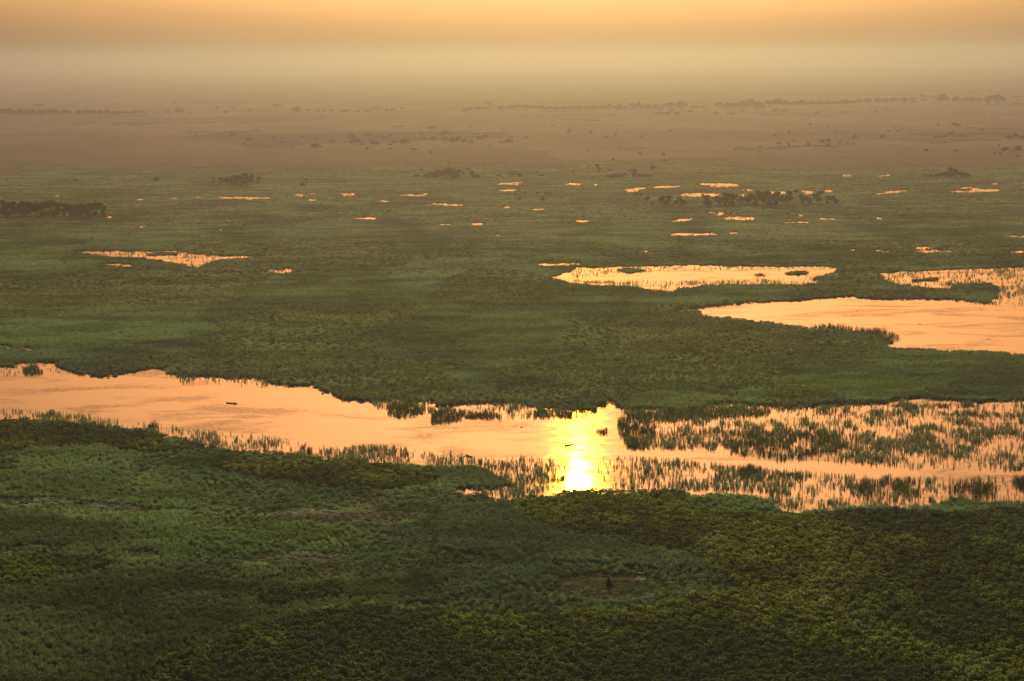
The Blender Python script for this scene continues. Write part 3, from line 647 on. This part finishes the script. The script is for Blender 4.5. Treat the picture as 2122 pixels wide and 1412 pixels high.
# small conical earth mounds on the plain
def cone_mesh(name, seed, rings):
    r = random.Random(seed); V = []; Fc = []; n_ = 14
    for k, (q, z) in enumerate(rings):
        for a in range(n_):
            t = 2 * math.pi * a / n_; w = q * (1 + .16 * math.sin(3 * t + k) + r.uniform(-.10, .10))
            V.append((w * math.cos(t), w * math.sin(t), z + r.uniform(-.02, .02)))
    for k in range(len(rings) - 1):
        for a in range(n_):
            Fc += [k * n_ + a, k * n_ + (a + 1) % n_, (k + 1) * n_ + (a + 1) % n_, (k + 1) * n_ + a]
    return mesh_np(name, V, Fc, 4)
cm = cone_mesh('earth_mound', 5, [(.55, -.02), (.42, .16), (.24, .45), (.14, .8), (.02, 1.0)]); cm.materials.append(plain('plain_earth', (0.07, 0.06, 0.05), .95))
for x, yb, h, w, lab in ((1326,321,8,10,'left grey conical mound of the pair on the bare plain'), (1375,322,7,10,'right grey conical mound of the pair on the bare plain'),
                         (1575,307,5,9,'low grey mound on a dark strip, left of the dark pair of bushes'), (1652,306,5,8,'low grey mound just left of the dark bushes at right')):
    gx_, gy_ = ground(x, yb); sc = math.hypot(gx_, gy_) / F
    o = new_obj('earth_mound', cm, loc=(gx_, gy_, .15)); o.scale = (w * sc, w * sc, h * sc); tag(o, lab, 'mound', 'conical mounds on the plain')

# ------------------------------------------------------------------ reed islands standing in the water
def inside(P, x, y):
    ins = np.zeros(x.shape, bool); n_ = len(P)
    for i_ in range(n_):
        xa, ya = P[i_]; xb, yb = P[(i_ + 1) % n_]
        if ya == yb: continue
        ins ^= ((ya > y) != (yb > y)) & (x < (xb - xa) * (y - ya) / (yb - ya) + xa)
    return ins
def reed_island(outline, label, h, dens, seed, nblade=7, zb=0.0, name='reed_island', group='reed islands in the water'):
    r = np.random.default_rng(seed)
    P = np.array([ground(*p) for p in outline]); c = P.mean(0); Q_ = P - c
    lo, hi = Q_.min(0), Q_.max(0); N = int((hi - lo).prod() * dens) + 4
    x = r.uniform(lo[0], hi[0], N); y = r.uniform(lo[1], hi[1], N)
    sx = (hi[0] - lo[0]) * .10; sy = (hi[1] - lo[1]) * .10
    wx = x + (fbm(x / 5 + seed, y / 6, 2) - .5) * 2 * sx * 2; wy = y + (fbm(x / 5 + 40, y / 6 + seed, 2) - .5) * 2 * sy * 2
    k = inside(Q_.tolist(), wx, wy) & (fbm(x / 3 + seed, y / 9, 3) + .42 * r.random(N) > .68); x, y = x[k], y[k]; N = len(x)
    hv = h * (.55 + .7 * fbm(x / 6 + 3, y / 8 + seed, 2)) * r.uniform(.75, 1.1, N)
    n_ = N * nblade
    bx = np.repeat(x, nblade) + r.normal(0, .30, n_); by = np.repeat(y, nblade) + r.normal(0, .30, n_)
    hh = np.repeat(hv, nblade) * r.uniform(.5, 1.0, n_); f = r.uniform(0, math.pi, n_); la = r.uniform(0, 6.28, n_); ln = .22 * hh * r.random(n_)
    wx, wy = np.cos(f) * .045, np.sin(f) * .045; lx, ly = np.cos(la) * ln, np.sin(la) * ln; z0 = np.full(n_, zb - .1)
    V = np.stack([np.stack([bx - wx, by - wy, z0], -1), np.stack([bx + wx, by + wy, z0], -1), np.stack([bx + wx + lx * .35, by + wy + ly * .35, hh * .6 + zb], -1),
                  np.stack([bx - wx + lx * .35, by - wy + ly * .35, hh * .6 + zb], -1), np.stack([bx + lx, by + ly, hh + zb], -1)], 1).reshape(-1, 3)
    s_ = np.arange(n_)[:, None] * 5; Fc = (s_ + np.array([[0, 1, 2, 0, 2, 3, 3, 2, 4]])).ravel()
    me = mesh_np(name, V, Fc, 3); me.materials.append(M_reed_clump)
    tag(new_obj(name, me, loc=(c[0], c[1], 0)), label, 'reeds', group)
RI = [([(802,850),(815,838),(845,834),(872,842),(882,852),(868,864),(830,866)], 'dark reed island off the upper bank, left of the longer one', 2.2, .8),
 ([(894,866),(905,851),(935,848),(965,853),(962,868),(935,877),(908,878)], 'longest dark reed island off the upper bank, left of the sun glitter', 2.2, .85),
 ([(965,856),(1000,853),(1042,860),(1036,867),(990,868),(963,866)], 'thin reed tail trailing right from the longest reed island', 2.0, .9),
 ([(1108,857),(1122,850),(1142,855),(1136,862),(1115,863)], 'small reed tuft just above the yellow glitter, the left one', 2.0, 1.2),
 ([(1155,860),(1170,853),(1190,857),(1184,866),(1162,867)], 'small reed tuft just above the yellow glitter, the right one', 2.0, 1.2),
 ([(1280,885),(1290,858),(1320,850),(1352,862),(1362,885),(1350,915),(1320,930),(1290,922)], 'tall dark reed clump on the right side of the yellow glitter', 2.7, .62),
 ([(1345,856),(1390,846),(1450,848),(1500,846),(1560,850),(1600,848),(1590,858),(1500,866),(1420,870),(1360,872)], 'long reed strip along the upper bank right of the glitter', 2.2, .8),
 ([(1490,905),(1510,893),(1560,890),(1640,894),(1700,898),(1765,905),(1750,925),(1700,940),(1640,955),(1570,945),(1500,930)], 'largest green reed island in the right marsh', 2.4, .62),
 ([(1534,984),(1540,972),(1560,968),(1580,974),(1580,990),(1550,992)], 'blocky reed clump by the channel at lower right', 3.0, 1.3),
 ([(1584,988),(1610,982),(1650,984),(1662,990),(1630,994),(1590,994)], 'flat narrow reed strip right of the blocky clump', 1.6, 1.2),
 ([(1760,1012),(1800,998),(1850,990),(1900,1000),(1890,1018),(1830,1034),(1780,1030)], 'broad dark reed island near the lower right bank', 2.8, .8),
 ([(1958,1028),(1985,1004),(2020,996),(2062,1004),(2056,1030),(2010,1044),(1970,1044)], 'dark reed island at lower right, right of the broad one', 3.0, .8),
 ([(2092,1006),(2100,994),(2121,992),(2140,1004),(2130,1016),(2100,1016)], 'reed clump cut by the right edge of the lower channel', 3.0, 1.2),
 ([(46,770),(56,757),(76,762),(92,772),(70,778)], 'dark reed tuft off the upper bank at far left', 2.2, .7),
 ([(100,858),(108,850),(118,856),(112,862)], 'lone reed tuft above the lower bank at far left', 2.2, .8),
 ([(305,886),(318,876),(330,884),(322,892)], 'lone reed tuft on the lower bank, left part of the river', 2.4, .8),
 ([(620,938),(630,926),(645,932),(648,942),(630,944)], 'dense reed knob on the lower bank below the left canoe', 2.6, .9),
 ([(1235,896),(1245,886),(1260,890),(1260,900),(1245,903)], 'sparse reed tuft inside the yellow glitter', 1.8, .9),
 ([(1733,886),(1748,882),(1762,886),(1748,889)], 'tiny flat reed patch above the largest green island', 1.0, 1.5),
 ([(1838,842),(1900,838),(1990,838),(2060,842),(1990,846),(1900,845)], 'thin dark reed line under the upper bank at right', 1.4, .9),
 ([(1930,856),(2000,852),(2122,858),(2122,864),(2020,862),(1950,861)], 'second thin dark reed line at right, lower of the two', 1.4, .9),
 ([(1283,562),(1310,557),(1341,560),(1330,565),(1290,566)], 'low reed islet at the left end of the narrow pond', 1.2, .5),
 ([(1562,571),(1574,568),(1588,571),(1576,574)], 'small reed islet in the middle of the narrow pond', 1.2, .7),
 ([(1622,567),(1650,563),(1674,565),(1650,570),(1628,570)], 'flat reed islet near the right end of the narrow pond', 1.2, .5),
 ([(1975,592),(2000,586),(2040,586),(2064,596),(2050,606),(2010,608),(1980,604)], 'round reed islet between the two right ponds', 2.0, .35),
 ([(1895,582),(1915,576),(1945,579),(1920,584)], 'small flat reed islet in the upper right pond', 1.2, .6),
 ([(312,526),(330,523),(370,525),(366,529),(325,530)], 'low green islet in the distant left pond', 1.2, .4),
 ([(1660,676),(1720,678),(1780,684),(1830,689),(1853,694),(1853,704),(1830,700),(1770,692),(1700,686)], 'fringe of tall reeds on the spit of the large right pond', 3.6, .55)]
for k, (ol, lab, h, dn) in enumerate(RI): reed_island(ol, lab, h, dn, 700 + k)

def tussock(px_, py_, w, lab):
    gx_, gy_ = ground(px_, py_); V, Fc = leafcloud([(0, 0, .06, w * .5, .14), (w * .25, .1, .1, w * .3, .2)], 70, 0, .14, int(px_), 1.2)
    me = mesh_np('floating_tussock', V, Fc, 4); me.materials.append(M_weed)
    tag(new_obj('floating_tussock', me, loc=(gx_, gy_, 0)), lab, 'tussock', 'floating tussocks')
tussock(1905, 672, 2.2, 'tiny dark floating tussock in the large right pond, the left one')
tussock(2048, 703, 3.0, 'dark floating tussock in the large right pond, near the right edge')
tussock(1470, 645, 2.6, 'dark floating tussock in the narrow tip of the large pond')
tussock(541, 803, 1.2, 'tiny dark tussock on open water right of the left canoe')
tussock(1080, 886, 1.4, 'tiny dark tussock on open water left of the yellow glitter')

# ------------------------------------------------------------------ termite mound in its clearing
gx_, gy_ = ground(1262, 1216)
me = cone_mesh('termite_mound', 9, [(1.15, -.1), (1.0, .25), (.82, .7), (.74, 1.2), (.60, 1.7), (.42, 2.2), (.22, 2.55), (.03, 2.75)]); me.materials.append(M_mound)
tm_ = tag(new_obj('termite_mound', me, loc=(gx_, gy_, .1)), 'dark pointed termite mound in the grassy clearing', 'termite mound')
V, Fc = leafcloud([(-.3, -1.2, .12, .7, .12), (1.1, -.8, .12, .5, .15)], 24, 0, .22, 4, .8)
me = mesh_np('rubble', V, Fc, 4); me.materials.append(plain('pale_clay', (0.20, 0.19, 0.17), .95)); new_obj('rubble', me, parent=tm_)
me = cone_mesh('buttress', 10, [(.55, -.1), (.42, .3), (.25, .7), (.04, .95)]); me.materials.append(M_mound)
new_obj('buttress', me, parent=tm_, loc=(1.0, -.5, 0))

# ------------------------------------------------------------------ dugout canoes and their crews
def canoe(p0, p1, label, stern_thwart=True):
    a = Vector((*ground(*p0), 0)); b_ = Vector((*ground(*p1), 0)); d = b_ - a; L = min(d.length, 6.2)
    mid = (a + b_) / 2; root = empty('canoe', (mid.x, mid.y, 0.0), math.atan2(d.y, d.x)); tag(root, label, 'canoe', 'dugout canoes on the river')
    V = []; Fc = []; ns, m_ = 19, 9
    for side in (0, 1):
        for i_ in range(ns):
            t = -1 + 2 * i_ / (ns - 1); w = (.34 - .035 * side) * max(.03, (1 - abs(t) ** 2.4)) ** .7; sh = .38 + .18 * t ** 4
            zb = -.12 + .05 * side + .20 * abs(t) ** 4
            for j_ in range(m_):
                q = math.pi * j_ / (m_ - 1)
                V.append((t * L / 2 * (1 - .02 * side), -w * math.cos(q) * (1 if True else 0), sh - (sh - zb) * math.sin(q) ** .6))
    off = ns * m_
    for i_ in range(ns - 1):
        for j_ in range(m_ - 1):
            k = i_ * m_ + j_; Fc += [k, k + m_, k + m_ + 1, k + 1]; Fc += [off + k, off + k + 1, off + k + m_ + 1, off + k + m_]
        for j_ in (0, m_ - 1):
            k = i_ * m_ + j_; Fc += [k, k + m_, k + m_ + off, k + off] if j_ else [k, k + off, k + m_ + off, k + m_]
    me = mesh_np('hull', V, Fc, 4); me.materials.append(M_wood); new_obj('hull', me, parent=root)
    for tx_ in (-.55, .5):
        bm = bmesh.new(); bmesh.ops.create_cube(bm, size=1); bmesh.ops.scale(bm, vec=(.18, .54, .035), verts=bm.verts)
        bmesh.ops.bevel(bm, geom=bm.edges[:], offset=.008, segments=1, affect='EDGES')
        me = bpy.data.meshes.new('thwart'); bm.to_mesh(me); bm.free(); me.materials.append(M_wood); new_obj('thwart', me, parent=root, loc=(tx_ * L / 2, 0, .2))
    return root, mid, math.atan2(d.y, d.x), L

def skin_mesh(name, verts, edges, radii, sub=1):
    me = bpy.data.meshes.new(name + '_bones'); me.from_pydata(verts, edges, []); ob = bpy.data.objects.new(name + '_bones', me); COL.objects.link(ob)
    md = ob.modifiers.new('skin', 'SKIN')
    if not me.skin_vertices: me.attributes.new
    for k, sv in enumerate(me.skin_vertices[0].data): sv.radius = (radii[k], radii[k]); sv.use_root = (k == 0)
    md2 = ob.modifiers.new('sub', 'SUBSURF'); md2.levels = sub; md2.render_levels = sub
    dg = bpy.context.evaluated_depsgraph_get(); out = bpy.data.meshes.new_from_object(ob.evaluated_get(dg))
    out.name = name; bpy.data.objects.remove(ob); return out
M_skin = plain('dark_skin', (0.07, 0.04, 0.028), .55, .1); M_shirt = plain('dark_shirt', (0.05, 0.045, 0.05), .9, .2); M_short = plain('dark_shorts', (0.04, 0.04, 0.035), .9, .2)
M_hair = plain('black_hair', (0.012, 0.010, 0.010), .9, .1); M_eye = plain('eye_white', (0.5, 0.48, 0.45), .4, .05)
def person(loc, rotz, label, J, lean=0.0):
    root = empty('person', loc, rotz); tag(root, label, 'person')
    order = ['pelvis','belly','chest','neck','head','sl','el','hl','sr','er','hr','pl','kl','fl','tl','pr','kr','fr','tr']
    rad_ = dict(pelvis=.13, belly=.115, chest=.135, neck=.055, head=.092, sl=.065, el=.042, hl=.03, sr=.065, er=.042, hr=.03, pl=.085, kl=.058, fl=.042, tl=.035, pr=.085, kr=.058, fr=.042, tr=.035)
    ix = {n_: k for k, n_ in enumerate(order)}
    E = [('pelvis','belly'),('belly','chest'),('chest','neck'),('neck','head'),('chest','sl'),('sl','el'),('el','hl'),('chest','sr'),('sr','er'),('er','hr'),('pelvis','pl'),('pl','kl'),('kl','fl'),('fl','tl'),('pelvis','pr'),('pr','kr'),('kr','fr'),('fr','tr')]
    me = skin_mesh('body', [J[n_] for n_ in order], [(ix[a], ix[b_]) for a, b_ in E], [rad_[n_] for n_ in order], 2)
    bm = bmesh.new(); bm.from_mesh(me)
    def ball(c, r_, mi=0, sc=(1, 1, 1)):
        res = bmesh.ops.create_icosphere(bm, subdivisions=2, radius=r_)
        for v in res['verts']: v.co = Vector((v.co.x * sc[0], v.co.y * sc[1], v.co.z * sc[2])) + Vector(c)
        for f_ in {f_ for v in res['verts'] for f_ in v.link_faces}: f_.material_index = mi
    h = Vector(J['head'])
    ball(h + Vector((0, 0, .03)), .105, 0, (1, .82, 1.12)); ball(h + Vector((.105, 0, .015)), .018, 0, (1.1, .8, 1.4))
    for s_ in (-1, 1):
        ball(h + Vector((.088, s_ * .036, .045)), .014, 1); ball(h + Vector((0, s_ * .088, .03)), .022, 0, (.8, .5, 1.3))
    ball(h + Vector((.092, 0, -.035)), .02, 0, (.6, 1.3, .5))
    for hn, en in (('hl', 'el'), ('hr', 'er')):                      # palm, four curled fingers and a thumb round the shaft
        p = Vector(J[hn]); ball(p, .042, 0, (1, .7, 1.1))
        for q in range(4):
            for seg in range(3):
                an = .5 + seg * .9; ball(p + Vector((.035 * math.cos(an) + .02, (q - 1.5) * .019, .035 * math.sin(an) - .03)), .0105 - .001 * seg)
        for seg in range(2): ball(p + Vector((.01 + .02 * seg, .045 - .012 * seg, -.01 - .018 * seg)), .012)
    bm.to_mesh(me); bm.free(); me.materials.clear(); me.materials.append(M_skin); me.materials.append(M_eye)
    for p_ in me.polygons: p_.use_smooth = True
    new_obj('body', me, parent=root)
    lerp = lambda a, b_, t: tuple(Vector(J[a]).lerp(Vector(J[b_]), t))
    sv = [J['belly'], J['chest'], J['sl'], lerp('sl', 'el', .7), J['sr'], lerp('sr', 'er', .7), J['pelvis']]
    me = skin_mesh('shirt', sv, [(0, 1), (1, 2), (2, 3), (1, 4), (4, 5), (0, 6)], [.145, .165, .09, .065, .09, .065, .155]); me.materials.clear(); me.materials.append(M_shirt); new_obj('shirt', me, parent=root)
    sv = [J['pelvis'], J['pl'], lerp('pl', 'kl', .8), J['pr'], lerp('pr', 'kr', .8)]
    me = skin_mesh('shorts', sv, [(0, 1), (1, 2), (0, 3), (3, 4)], [.15, .11, .085, .11, .085]); me.materials.clear(); me.materials.append(M_short); new_obj('shorts', me, parent=root)
    bm = bmesh.new(); bmesh.ops.create_icosphere(bm, subdivisions=2, radius=.113)
    bmesh.ops.delete(bm, geom=[v for v in bm.verts if v.co.z < -.02 or (v.co.x > .06 and v.co.z < .05)], context='VERTS')
    for v in bm.verts: v.co = Vector((v.co.x - .006, v.co.y * .87, v.co.z * 1.1 + .035)) + h
    me = bpy.data.meshes.new('hair'); bm.to_mesh(me); bm.free(); me.materials.append(M_hair); new_obj('hair', me, parent=root)
    return root
SEAT = dict(pelvis=(0,0,.10), belly=(.02,0,.27), chest=(.06,0,.48), neck=(.09,0,.63), head=(.12,0,.76), sl=(.07,.19,.54), el=(.22,.33,.36), hl=(.42,.27,.42), sr=(.07,-.19,.54), er=(.24,-.22,.58), hr=(.44,-.02,.78),
            pl=(.05,.10,.08), kl=(.42,.14,.22), fl=(.62,.11,-.10), tl=(.76,.12,-.12), pr=(.05,-.10,.08), kr=(.42,-.14,.22), fr=(.62,-.11,-.10), tr=(.76,-.12,-.12))
STANDP = dict(pelvis=(0,0,.88), belly=(.05,0,1.02), chest=(.16,0,1.22), neck=(.24,0,1.36), head=(.30,0,1.48), sl=(.17,.19,1.28), el=(.30,.34,1.08), hl=(.42,.30,.98), sr=(.17,-.19,1.28), er=(.36,-.16,1.22), hr=(.48,.10,1.38),
            pl=(0,.10,.84), kl=(.08,.12,.45), fl=(-.02,.13,.06), tl=(.14,.14,.03), pr=(0,-.10,.84), kr=(.06,-.12,.45), fr=(-.06,-.12,.06), tr=(.10,-.13,.03))
def paddle(loc, rotz, a, b_, label, blade=True):
    root = empty('paddle', loc, rotz); tag(root, label, 'paddle')
    a, b_ = Vector(a), Vector(b_); d = (b_ - a).normalized(); s1 = d.cross(Vector((0, 0, 1))).normalized(); s2 = d.cross(s1); V = []; Fc = []
    for p in (a, b_):
        for q in range(8):
            t = q * math.pi / 4; V.append(p + s1 * .018 * math.cos(t) + s2 * .018 * math.sin(t))
    for q in range(8): Fc += [q, (q + 1) % 8, 8 + (q + 1) % 8, 8 + q]
    me = mesh_np('shaft', [tuple(v) for v in V], Fc, 4); me.materials.append(M_paddle); new_obj('shaft', me, parent=root)
    if blade:
        V = []; Fc = []; prof = [(0, .02), (.12, .07), (.3, .09), (.42, .07), (.48, .02)]
        for u_, w in prof:
            p = b_ + d * (u_ - .05); V += [p - s1 * w - s2 * .008, p + s1 * w - s2 * .008, p + s1 * w + s2 * .008, p - s1 * w + s2 * .008]
        for k in range(len(prof) - 1):
            for q in range(4): Fc += [k * 4 + q, k * 4 + (q + 1) % 4, k * 4 + 4 + (q + 1) % 4, k * 4 + 4 + q]
        me = mesh_np('blade', [tuple(v) for v in V], Fc, 4); me.materials.append(M_paddle); new_obj('blade', me, parent=root)
def at_canoe(mid, ang, u_, z=0.0):
    return (mid.x + math.cos(ang) * u_, mid.y + math.sin(ang) * u_, z)
r1, m1, a1, L1 = canoe((468.5, 835.6), (491.5, 837.4), 'dark dugout canoe crossing open water on the left of the river')
p = at_canoe(m1, a1, L1 * .22, .16); person(p, a1, 'dark-clothed paddler seated alone in the left canoe', SEAT)
paddle(p, a1, (.50, -.06, .92), (.40, .55, -.02), 'paddle held by the paddler in the left canoe')
r2, m2, a2, L2 = canoe((1169.5, 924.8), (1188, 921.8), 'dark canoe in the yellow sun glitter carrying two people')
p = at_canoe(m2, a2, -L2 * .14, .16); person(p, a2, 'person seated amidships in the canoe in the sun glitter', SEAT)
paddle(p, a2, (.50, -.06, .92), (.40, .55, -.02), 'paddle of the seated person in the canoe in the glitter')
p = at_canoe(m2, a2, -L2 * .36, .06); person(p, a2 + .4, 'person standing bent at the stern of the canoe in the glitter', STANDP)
paddle(p, a2 + .4, (.62, .02, 1.75), (.12, .62, -.35), 'long pole held by the standing person in the glitter', False)
r3, m3, a3, L3 = canoe((979.5, 948.6), (965, 944.8), 'dark canoe against the reeds of the lower bank, left of the glitter')
p = at_canoe(m3, a3, L3 * .26, .16); person(p, a3, 'person seated in the canoe against the lower bank reeds', SEAT)
paddle(p, a3, (.50, -.06, .92), (.40, .55, -.02), 'paddle of the person in the canoe against the reeds')

# wake behind the left canoe: two low ridges of water
V = []; Fc = []
for s_ in (-1, 1):
    o0 = len(V)
    for k in range(30):
        u_ = -L1 / 2 - 1.4 * k; c = s_ * (.15 + .035 * k * 1.4)
        hgt = .022 * (1 - k / 30) + .004
        for dy, z in ((-.35, .003), (0, hgt), (.35, .003)): V.append((u_, c + dy, z))
    for k in range(29):
        for q in range(2): i_ = o0 + k * 3 + q; Fc += [i_, i_ + 1, i_ + 4, i_ + 3]
me = mesh_np('wake', V, Fc, 4); me.materials.append(M_water)
w_ = new_obj('wake', me, loc=(m1.x, m1.y, 0)); w_.rotation_euler = (0, 0, a1); tag(w_, kind='stuff')
